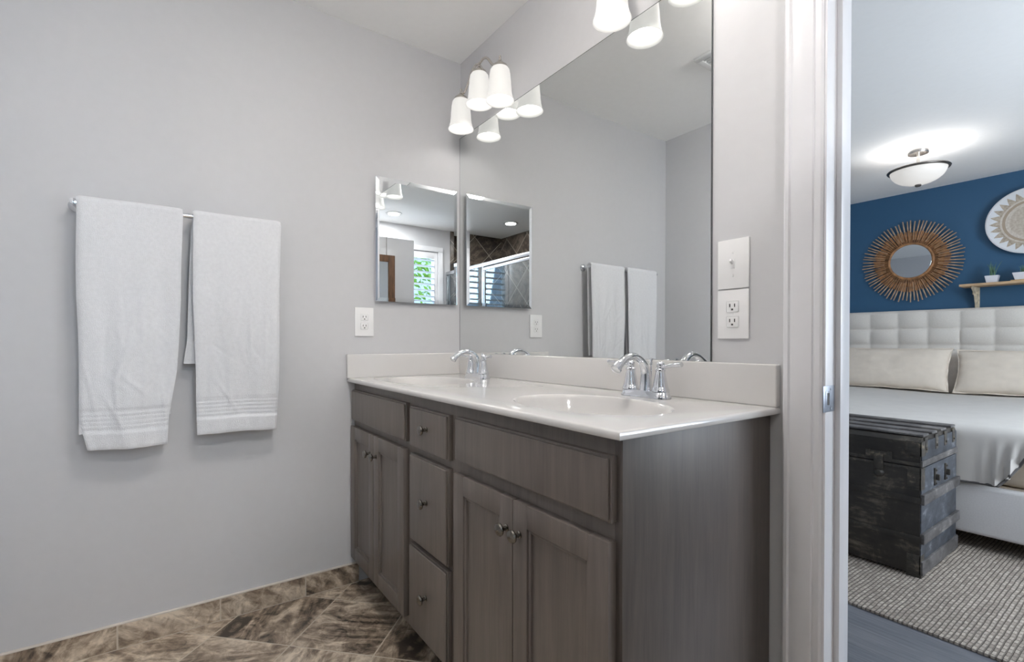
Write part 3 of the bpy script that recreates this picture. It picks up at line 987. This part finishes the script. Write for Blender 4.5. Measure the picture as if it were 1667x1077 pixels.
def towel(name, label, edges_f, zb, zback, edges_b, seed, inner=None):
    """edges_f(z) -> (y0, y1) for the hanging front; zb front hem, zback rear hem"""
    rnd = random.Random(seed)
    ph = [rnd.uniform(0, 6.28) for _ in range(8)]
    xf = BX + .0225
    xbk = BX - .0215
    top_z = BZ + .004
    R = (xf - xbk) / 2
    xm = (xf + xbk) / 2
    Lf, La, Lb = top_z - zb, PI * R, top_z - zback
    tot = Lf + La + Lb
    def crease(u, z, cu, cz, ln, ang, amp, wid):
        du, dz = (u - cu) * .28, z - cz
        a = du * math.cos(ang) + dz * math.sin(ang)
        p = -du * math.sin(ang) + dz * math.cos(ang)
        return amp * math.exp(-(a / ln) ** 2) * math.exp(-(p / wid) ** 2)
    cr = [(rnd.uniform(.1, .9), rnd.uniform(zb + .12, zb + .55), rnd.uniform(.03, .10), rnd.choice([rnd.uniform(1.25, 1.9), rnd.uniform(1.3, 1.8), rnd.uniform(1.3, 1.8), rnd.uniform(2.1, 2.6)]), rnd.uniform(.0016, .0036) * rnd.choice([1, 1, -1]), rnd.uniform(.004, .009)) for _ in range(17)]
    def fn(u, v):
        s_ = v * tot
        if s_ < Lf:
            z = zb + s_
            y0, y1 = edges_f(z)
            x = xf
            k = min(1, (top_z - z) / .35)
            w = .0035 * k * math.sin(u * 7 + ph[0] + 2 * z) + .0028 * k * math.sin(u * 13 + ph[1] - 3 * z) + .0016 * math.sin(u * 23 + ph[2] + 5 * z) * k
            w += .004 * mnoise.noise(Vector((u * 2.5, z * 3, seed))) * k
            for c in cr:
                w += crease(u, z, *c)
            # dobby border near the hem: sunk band with ridges, then thick hem
            h = z - zb
            if .055 < h < .125:
                w += -.0022 + .0013 * math.sin((h - .055) / .07 * 2 * PI * 5)
            elif h < .055:
                w += .0022
            if abs(h - .129) < .005:
                w -= .0025 * (1 - abs(h - .129) / .005)
            if h < .012:
                w -= .0035 * (1 - h / .012) ** 2
            x += w + .006 * max(0, 1 - h / .5) * math.sin(u * PI)
            ed = min(u, 1 - u)
            if ed < .05:
                x -= .006 * (1 - ed / .05) ** 2
            dz = .004 * math.sin(u * 3 + ph[3]) * max(0, 1 - h / .2)
            return Vector((x, y0 + u * (y1 - y0) + .002 * math.sin(z * 11 + ph[4]), z + dz))
        s_ -= Lf
        y0, y1 = edges_f(top_z)
        if s_ < La:
            a = s_ / R
            q = 1 + .03 * math.sin(u * 6 + ph[5])
            rr_ = R * q
            ed = min(u, 1 - u)
            if ed < .05:
                rr_ -= .006 * (1 - ed / .05) ** 2 * (1 - s_ / La)
            return Vector((xm + rr_ * math.cos(a), y0 + u * (y1 - y0), top_z + rr_ * .85 * math.sin(a)))
        s_ -= La
        z = top_z - s_
        yb0, yb1 = edges_b(z)
        k = min(1, s_ / .05)
        y0, y1 = y0 + (yb0 - y0) * k, y1 + (yb1 - y1) * k
        w = .003 * math.sin(u * 9 + ph[6] + 2 * z) * min(1, s_ / .2)
        return Vector((xbk + w, y0 + u * (y1 - y0), z))
    b = MB()
    b.grid(fn, 60, 330)
    b.solid(.011)
    if inner:
        yA, yB, z0, z1 = inner
        def fi(u, v):
            z = z0 + v * (z1 - z0)
            return Vector((xf - .0125 + .0015 * math.sin(u * 9 + z * 4), yA + u * (yB - yA), z + .003 * math.sin(u * 4)))
        b2 = MB()
        b2.grid(fi, 24, 60)
        b2.solid(.006)
        me = bpy.data.meshes.new('tmp')
        b2.bm.to_mesh(me)
        b2.bm.free()
        b.bm.from_mesh(me)
        bpy.data.meshes.remove(me)
    o = b.build(name, M['towel'], origin=(BX, (edges_f(1.2)[0] + edges_f(1.2)[1]) / 2, zb), sharp=80)
    return tag(o, label, 'towel', 'white towels on the chrome bar')

def lerp_edges(pts):
    def f(z):
        if z >= pts[0][0]:
            return pts[0][1:]
        for a, c in zip(pts, pts[1:]):
            if z >= c[0]:
                k = (a[0] - z) / (a[0] - c[0])
                return a[1] + (c[1] - a[1]) * k, a[2] + (c[2] - a[2]) * k
        return pts[-1][1:]
    return f
towel('bath_towel', 'white towel at the left end of the bar, the longer hanging one', lerp_edges([(1.51, -1.446, -1.163), (1.2, -1.446, -1.168), (.95, -1.443, -1.184), (.80, -1.440, -1.204), (.70, -1.419, -1.208)]), .703, .80, lerp_edges([(1.5, -1.442, -1.166), (.8, -1.436, -1.2)]), 11, inner=(-1.443, -1.25, .755, 1.1))
towel('bath_towel', 'white towel on the right of the bar with its shorter back layer showing', lerp_edges([(1.51, -1.134, -.846), (1.2, -1.132, -.850), (.85, -1.127, -.857), (.72, -1.121, -.862)]), .719, .975, lerp_edges([(1.5, -1.136, -.85), (1.3, -1.143, -.85), (1.06, -1.150, -.855), (.98, -1.161, -.86)]), 23)

# ------------------------------------------------------------------ bedroom: rug, bed, trunk
tag(MB().box(-.5, 2.55, 1.04, 3.55, .0005, .0115, .003).build('area_rug', M['rug'], origin=(1.0, 2.3, 0)), 'beige woven rug under the bed and the old trunk', 'rug')

bx0, bx1 = -.03, 2.01
t = bed = thing('upholstered_bed', 'pale linen bed with a tufted headboard against the blue wall', 'bed', (.99, 3.25, .0115))
FY = 2.125
b = MB()
b.box(bx0, bx1, FY, FY + .06, .088, .335, .018, 3)
b.build('foot_rail', M['bedrail'], bed)
for x in (bx0, bx1 - .05):
    MB().box(x, x + .05, FY + .06, 4.32, .088, .335, .015, 3).build('side_rail', M['bedrail'], bed)
MB().box(bx0 + .05, bx1 - .05, FY + .06, 4.32, .20, .335).build('slat_base', M['mattress'], bed)
for x in (bx0 + .03, bx1 - .09):
    for y in (FY + .09, 4.2):
        MB().box(x, x + .06, y, y + .06, .0117, .10, .004).build('leg', M['kick'], bed)
# tufted headboard
hz0, hz1, hx0, hx1 = .10, 1.345, -.06, 2.04
b = MB()
px, pz, tx, tz = .2125, .150, .308, 1.180
def hb(u, v):
    x, z = hx0 + u * (hx1 - hx0), hz0 + v * (hz1 - hz0)
    fx, fz = ((x - tx) / px) % 1, ((z - tz) / pz) % 1
    bul = (math.sin(PI * fx) ** .55) * (math.sin(PI * fz) ** .55)
    edge_line = .012 * (math.sin(PI * fx) ** .45) + .014 * (math.sin(PI * fz) ** .45)
    if z > tz:
        fz = (z - tz) / (hz1 - tz)
        edge_line = .012 * (math.sin(PI * fx) ** (.45 + 1.2 * fz)) * (1 - fz * .6) + .014 * min(1, (math.sin(PI * min(fz, .5)) ** .45))
        bul = (math.sin(PI * fx) ** .6) * (math.sin(PI * min(fz, .5)) ** .55) * (1 - .5 * fz) + .5 * fz
    d = .018 * bul + edge_line
    # round the rim
    e = min(x - hx0, hx1 - x, hz1 - z)
    if e < .025:
        d -= .03 * (1 - e / .025) ** 2
    return Vector((x, 4.355 - d, z))
b.grid(hb, 190, 120)
b.build('headboard_tufting', M['linen'], bed, sharp=70)
MB().box(hx0, hx1, 4.352, 4.438, .0125, hz1, .012).build('headboard', M['linen'], bed)
b = MB()

tag(MB().box(.02, 1.96, 2.20, 4.30, .337, .605, .05, 4).build('mattress', M['mattress'], origin=(.99, 3.25, .337)), 'beige-sheeted mattress under the off-white cover, at the foot of the bed', 'mattress')

# cover draped over the mattress and down the foot
b = MB()
yt0, yt1 = 4.10, 2.15
def hem(x):
    k = max(0, min(1, (x - 1.555) / .15))
    return .352 + .004 * math.sin(x * 9) + .27 * k ** 1.25
def cov(u, v):
    x = -.035 + u * 2.05
    side = 0
    if x < .03:
        side = (.03 - x)
    if x > 1.95:
        side = x - 1.95
    zt = .640 + .006 * math.sin(x * 5) + .004 * mnoise.noise(Vector((x * 3, v * 9, 1)))
    hz = hem(x)
    Lt, R = yt0 - yt1, .055
    arc = R * PI / 2
    drop = zt - R - hz
    s_ = v * (Lt + arc + drop)
    if s_ < Lt:
        p = Vector((x, yt0 - s_, zt))
    elif s_ < Lt + arc:
        a = (s_ - Lt) / R
        p = Vector((x, yt1 - R * math.sin(a), zt - R + R * math.cos(a)))
    else:
        dd = s_ - Lt - arc
        k = dd / max(drop, .02)
        fold = .008 * math.sin(x * 16 + 1) * k + .006 * math.sin(x * 31 + 2) * k
        g = math.exp(-((x - 1.60) / .075) ** 2)
        fold += .022 * g * k * math.sin((x - 1.60) * 120 + k * 1.5)
        p = Vector((x, yt1 - R - fold + .010 * k, zt - R - dd))
    if side:
        p.z -= side * 1.6 if s_ < Lt else side * .4
    return p
b.grid(cov, 150, 110)
b.solid(.014)
dv = b.build('bed_cover', M['duvet'], origin=(.99, 3.1, .64), sharp=80)
tag(dv, 'off-white cover on the bed, gathered at the foot corner', 'bed cover')
b = MB()
pts = []
for i in range(91):
    u = i / 90
    p = cov(u, 1.0)
    pts.append((p.x, p.y + .004, p.z - .003))
b.tube(pts, .0065, 8)
b.build('piping', M['piping'], dv)

def pillow(name, label, cx_, cy_, zb, w, h, th, tilt, seed, mat, flange=.0, group='pillows on the bed', rz=0):
    b = MB()
    def side(sg):
        def fn(u, v):
            a, c = u * 2 - 1, v * 2 - 1
            t_ = max(0, (1 - abs(a) ** 3.2)) ** .55 * max(0, (1 - abs(c) ** 3.0)) ** .55
            pin = 1 - .045 * (1 - abs(c) ** 2) * abs(a) ** 6
            pin2 = 1 - .05 * (1 - abs(a) ** 2) * abs(c) ** 6
            n = .010 * mnoise.noise(Vector((a * 2.2, c * 1.8, seed))) * t_ + .005 * mnoise.noise(Vector((a * 6, c * 5, seed + 5))) * t_
            wr = .004 * math.sin(c * 16 + seed) * abs(a) ** 8
            return Vector((a * w / 2 * pin, sg * (th / 2 * t_ + n) + wr, c * h / 2 * pin2 + .004 * math.sin(a * 9 + seed)))
        return fn
    b.grid(side(-1), 48, 32)
    b.grid(side(1), 48, 32)
    bmesh.ops.remove_doubles(b.bm, verts=b.bm.verts, dist=.0008)
    if flange:
        def fl(u, v):
            a = u * 4
            k = int(min(3, a))
            f = a - k
            f2 = f * 2 - 1
            q = [(f2, -1), (1, f2), (-f2, 1), (-1, -f2)][k]
            pin = 1 - .045 * (1 - abs(q[1]) ** 2) * abs(q[0]) ** 6
            pin2 = 1 - .05 * (1 - abs(q[0]) ** 2) * abs(q[1]) ** 6
            o = v * flange
            return Vector((q[0] * (w / 2 * pin + o - .004), .004 * math.sin(u * 90) * v, q[1] * (h / 2 * pin2 + o - .004)))
        b3 = MB()
        b3.grid(fl, 120, 3)
        b3.solid(.004)
        me = bpy.data.meshes.new('tmp')
        b3.bm.to_mesh(me)
        b3.bm.free()
        b.bm.from_mesh(me)
        bpy.data.meshes.remove(me)
    bmesh.ops.rotate(b.bm, verts=b.bm.verts, cent=(0, 0, 0), matrix=Matrix.Rotation(rz, 3, 'Z') @ Matrix.Rotation(-tilt, 3, 'X'))
    zmin = min(v.co.z for v in b.bm.verts)
    bmesh.ops.translate(b.bm, verts=b.bm.verts, vec=(cx_, cy_, zb - zmin))
    o = b.build(name, mat, origin=(cx_, cy_, zb), sharp=80)
    return tag(o, label, 'pillow', group)
T = math.radians(20)
pillow('pillow', 'cream pillow in front on the left of the bed, directly behind the trunk', .515, 4.085, .647, .86, .37, .16, T, 2.0, M['pillow'], .010)
pillow('pillow', 'cream pillow in front on the right of the bed, cut by the photo edge', 1.432, 4.085, .645, .91, .36, .15, T, 5.0, M['pillow'], .010, rz=.01)
pillow('pillow', 'pale pillow tucked behind the left-hand front pillow, leaning on the headboard', .60, 4.235, .612, .84, .385, .12, math.radians(9), 8.0, M['linen'])
pillow('pillow', 'pale pillow tucked behind the right-hand front pillow, leaning on the headboard', 1.475, 4.235, .612, .84, .385, .12, math.radians(9), 11.0, M['linen'])

# old trunk at the foot of the bed
t = trk = thing('antique_trunk', 'worn black antique trunk standing on the rug at the foot of the bed', 'trunk', (.93, 1.79, .0117))
X0, X1, Y0, Y1, Z0, ZL, ZT = .46, 1.415, 1.515, 2.055, .0117, .50, .635
MB().box(X0, X1, Y0, Y1, Z0 + .012, ZL, .006).build('body', M['trunkwood'], trk)
b = MB()
b.prism([(Y0, ZL + .003), (Y0, ZT - .025), (Y0 + .02, ZT - .007), (Y0 + .06, ZT), (Y1 - .06, ZT), (Y1 - .02, ZT - .007), (Y1, ZT - .025), (Y1, ZL + .003)], 'x', X0, X1)
lid = b.build('lid', M['trunkwood'], trk)
def slat(name, box, par=trk, mat='trunkslat', bev=.005):
    return MB().box(*box, bev).build(name, M[mat], par)
for y in (Y0 + .028, Y0 + .150, Y0 + .290, Y1 - .100):
    slat('top_slat', (X0 - .004, X1 + .004, y, y + .075, ZT - .002, ZT + .009), lid)
for z in (.19, .363):
    slat('front_slat', (X0 - .006, X1 + .006, Y0 - .006, Y0, z - .022, z + .006), mat='trunkwood', bev=.0025)
    slat('side_slat', (X1, X1 + .017, Y0 - .004, Y1 + .012, z - .026, z + .020))
MB().box(X1 - .001, X1 + .004, Y0 + .004, Y1 - .004, Z0 + .02, ZL - .004, .001).build('side_panel', M['trunkside_daylit'], trk)  # thin plate carrying the painted-in daylight tint
MB().box(X1 - .001, X1 + .004, Y0 + .008, Y1 - .008, ZL + .03, ZT - .022, .001).build('side_panel', M['trunkside_daylit'], lid)
slat('front_edge', (X0, X1 + .003, Y0 - .004, Y0, ZL - .014, ZL), mat='trunkmetal', bev=.0015)
slat('lid_edge', (X0, X1 + .004, Y0 - .004, Y0, ZL + .004, ZL + .020), lid, 'trunkmetal', .0015)
slat('lid_side_edge', (X1, X1 + .008, Y0, Y1, ZL + .003, ZL + .03), lid, 'trunkslat', .002)
slat('bottom_band', (X1, X1 + .012, Y0 - .003, Y1 + .004, Z0 + .012, Z0 + .075), mat='trunkslat')
for y in (Y0 + .0, Y1 - .055):
    for x in (X0 - .003, X1 - .048):
        slat('foot', (x, x + .055, y, y + .05, Z0, Z0 + .014), mat='trunkmetal', bev=.002)
for z0, z1 in ((Z0 + .014, Z0 + .10), (.40, ZL - .002)):
    b = MB()
    b.box(X1 - .045, X1 + .004, Y0 - .005, Y0 + .001, z0, z1, .001).box(X1 - .001, X1 + .005, Y0 - .005, Y0 + .045, z0, z1, .001)
    b.build('corner_bracket', M['trunkmetal'], trk)
b = MB()
b.box(X1 - .05, X1 + .005, Y0 - .005, Y0 + .001, ZT - .085, ZT - .02, .001).box(X1 - .001, X1 + .006, Y0 - .005, Y0 + .05, ZT - .085, ZT - .02, .001)
b.build('corner_bracket', M['trunkmetal'], lid)
def latch(x):
    b = MB()
    b.box(x - .045, x + .045, Y0 - .006, Y0 + .001, ZL + .018, ZL + .048, .002)
    b.box(x - .05, x - .034, Y0 - .012, Y0, ZL + .012, ZL + .054, .003).box(x + .034, x + .05, Y0 - .012, Y0, ZL + .012, ZL + .054, .003)
    b.box(x - .018, x + .018, Y0 - .014, Y0, ZL - .035, ZL + .04, .005)
    b.lathe([(0, .018), (.012, .017), (.019, .010), (.021, .0)], (x, Y0, ZL - .05), 20, '-y')
    b.build('latch', M['trunkmetal'], trk)
for x in (1.265, .94, .61):
    latch(x)
for y in (1.70, 1.86):
    b = MB()
    b.box(X1 + .003, X1 + .010, y - .011, y + .011, .395, .475, .003)
    b.box(X1 + .008, X1 + .024, y - .007, y + .007, .420, .448, .004)
    for zz in (.405, .465):
        b.lathe([(0, .015), (.004, .014), (.006, .009)], (X1, y, zz), 10, 'x')
    b.build('handle_bracket', M['trunkmetal'], trk)
for yy in (Y0 + .06, Y0 + .21, Y0 + .35, Y1 - .06):
    b = MB()
    b.box(X1, X1 + .006, yy - .020, yy + .020, ZT - .075, ZT - .006, .002)
    b.lathe([(0, .012), (.006, .010), (.008, 0)], (X1, yy, ZT - .055), 12, 'x')
    b.build('slat_clamp', M['trunkmetal'], lid)

# ------------------------------------------------------------------ blue wall decor
CM = (.588, 4.425, 1.802)
t = sun = thing('sunburst_mirror', 'round mirror with a brown rattan sunburst frame on the blue wall', 'mirror', CM)
MB().lathe([(0, .006), (.150, .006), (.155, .003), (.155, -.006), (0, -.006)], CM, 64, '-y').build('mirror_glass', M['mirror2'], sun, flat=False, sharp=20)
MB().lathe([(.152, .0), (.155, .010), (.163, .013), (.170, .009), (.171, -.004)], CM, 64, '-y').build('rim', M['rattan'], sun)
MB().lathe([(.165, -.012), (.235, -.012), (.235, -.018), (.165, -.018)], CM, 64, '-y', close=True).build('backing_ring', M['twine'], sun)
b = MB()
rnd = random.Random(5)
N = 118
for i in range(N):
    a = 2 * PI * (i + rnd.uniform(-.2, .2)) / N
    r1_ = rnd.uniform(.262, .285)
    d = Vector((math.cos(a), 0, math.sin(a)))
    c = Vector(CM)
    b.tube([c + d * .166 + Vector((0, -.004, 0)), c + d * r1_ + Vector((0, -.006, 0))], [.0024, .0056], 6)
b.build('rattan_band', M['rattan'], sun)
base_stick = None
N = 76
for i in range(N):
    a = 2 * PI * i / N + rnd.uniform(-.012, .012)
    if base_stick is None:
        base_stick = MB().tube([Vector(CM) + Vector((.20, .001, 0)), Vector(CM) + Vector((.30, -.002, .001)), Vector(CM) + Vector((.375, -.002, 0))], [.005, .0058, .0048], 8).build('stick', M['stickdark'], sun)
        s_ = base_stick
    else:
        s_ = base_stick.copy()
        COL.objects.link(s_)
    k = rnd.uniform(.955, 1.01)
    s_.scale = (k, 1, k)
    s_.rotation_euler = (0, -a, 0)

CB = (1.349, BY, 2.022)
prof = [(0, .030), (.05, .029), (.12, .030), (.17, .034), (.21, .044), (.245, .058), (.256, .062), (.262, .058), (.258, .050), (.22, .036), (.17, .024), (.12, .018), (.05, .017), (0, .017)]
o = MB().lathe([(r, h) for r, h in prof], (1.349, BY - .001, 2.022), 96, '-y').build('wall_basket', M['basket'], origin=(1.349, BY - .03, 2.022), sharp=60)
tag(o, 'large round white and tan woven basket hung on the blue wall', 'wall basket')
bmesh_fix = None

t = shf = thing('wall_shelf', 'pale wooden shelf on a bracket, mounted on the blue wall', 'shelf', (1.55, 4.36, 1.52))
MB().box(.955, 2.15, 4.262, BY - .0005, 1.520, 1.541, .003).build('board', M['shelfwood'], shf)
for x in (1.035, 2.02):
    b = MB()
    b.prism([(BY - .001, 1.5195), (4.285, 1.5195), (4.287, 1.502), (4.310, 1.488), (4.345, 1.470), (4.370, 1.440), (4.385, 1.405), (4.405, 1.375), (4.412, 1.345), (BY - .001, 1.335)], 'x', x - .008, x + .008)
    b.box(x - .015, x + .015, 4.430, BY - .001, 1.325, 1.519, .003)
    b.lathe([(.012, -.017), (.012, .017), (0, .017)], (x, 4.375, 1.47), 16, 'x')
    b.build('bracket', M['bracket'], shf)

def pot_plant(name, label, x, y, w, h, spikes, tall, z0, seed, tray=False):
    t = thing(name, label, 'potted plant', (x, y, 1.5412), 'small potted plants on the shelf')
    z = 1.5412
    if tray:
        MB().box(x - w * .55, x + w * .55, y - w * .40, y + w * .40, z, z + .009, .002).build('tray', M['saucer'], t)
        z += .0092
    b = MB()
    def ring(sc, zz):
        return [b.bm.verts.new((x + sx * sc * w / 2, y + sy * sc * w / 2 * .72, zz)) for sx, sy in ((-1, -1), (1, -1), (1, 1), (-1, 1))]
    rs = [ring(.74, z), ring(1, z + h), ring(.92, z + h), ring(.86, z + h - .012)]
    b.bm.faces.new(rs[0][::-1])
    for a, c in zip(rs, rs[1:]):
        for i in range(4):
            j = (i + 1) % 4
            b.bm.faces.new((a[i], a[j], c[j], c[i]))
    b.bm.faces.new(rs[-1])
    bmesh.ops.bevel(b.bm, geom=list(b.bm.edges), offset=.002, segments=2, affect='EDGES')
    b.build('pot', M['pot'], t)
    rnd = random.Random(seed)
    b = MB()
    for i in range(22):
        px_, py_ = x + rnd.uniform(-.36, .36) * w, y + rnd.uniform(-.24, .24) * w
        b.lathe([(0, z + h - .014), (.007, z + h - .009), (.006, z + h - .003), (0, z + h + .0)], (px_, py_, 0), 8)
    b.build('pebbles', M['gravel'], t)
    for i in range(spikes):
        a = rnd.uniform(0, 2 * PI)
        lean = rnd.uniform(.05, .5)
        ht = tall * rnd.uniform(.6, 1)
        if i == 0:
            lean, ht = .06, tall
        bx_, by_ = x + rnd.uniform(-.15, .15) * w, y + rnd.uniform(-.12, .12) * w
        b = MB()
        dx, dy = math.cos(a) * lean, math.sin(a) * lean * .6
        b.tube([(bx_, by_, z + h - .012), (bx_ + dx * ht * .3, by_ + dy * ht * .3, z + h + ht * .4), (bx_ + dx * ht * .7, by_ + dy * ht * .7, z + h + ht * .75), (bx_ + dx * ht * 1.1, by_ + dy * ht * 1.1, z + h + ht)], [.004, .0048, .003, .0006], 8, flat=.5)
        b.build('leaf', M['leaf'], t)
pot_plant('potted_succulent', 'small white pot with a spiky green plant near the bracket end of the shelf', 1.140, 4.345, .084, .060, 15, .12, 0, 4)
pot_plant('potted_succulent', 'white pot with pebbles on a bamboo tray, on the shelf under the basket', 1.318, 4.345, .12, .058, 14, .07, 0, 9, True)

# bedroom ceiling light
LX, LY = .953, 3.22
t = thing('semi_flush_light', 'semi-flush bedroom ceiling light with a white glass bowl', 'ceiling light', (LX, LY, H))
MB().lathe([(0, H - .040), (.058, H - .038), (.062, H - .030), (.062, H - .0005)], (LX, LY, 0), 36).build('canopy', M['nickel'], t)
MB().lathe([(.010, H - .039), (.010, 2.31), (.014, 2.306), (.010, 2.300), (.010, 2.185), (0, 2.185)], (LX, LY, 0), 16).build('stem', M['nickel'], t)
R_ = .160
pr = [(R_ * math.cos(a), 2.288 - .105 * math.sin(a)) for a in [i * PI / 2 / 14 for i in range(14)]] + [(0.012, 2.183)]
pri = [(max(.012, r - .004), z + .004) for r, z in pr[::-1]]
MB().lathe(pr + pri, (LX, LY, 0), 48, close=True).build('glass_bowl', M['bowl'], t, sharp=60)
MB().lathe([(.158, 2.286), (.164, 2.280), (.175, 2.284), (.178, 2.290), (.173, 2.296), (.162, 2.296)], (LX, LY, 0), 48, close=True).build('rim', M['darkmetal'], t)
MB().lathe([(0, 2.168), (.014, 2.170), (.019, 2.176), (.018, 2.1835), (0, 2.1845)], (LX, LY, 0), 20).build('finial', M['darkmetal'], t)
lamp('bedroom_bulb_light', 'POINT', (LX + .06, LY, 2.275), 1.2, WARM, size=.03)
lamp('bedroom_bulb_light', 'POINT', (LX - .06, LY, 2.275), 1.2, WARM, size=.03)
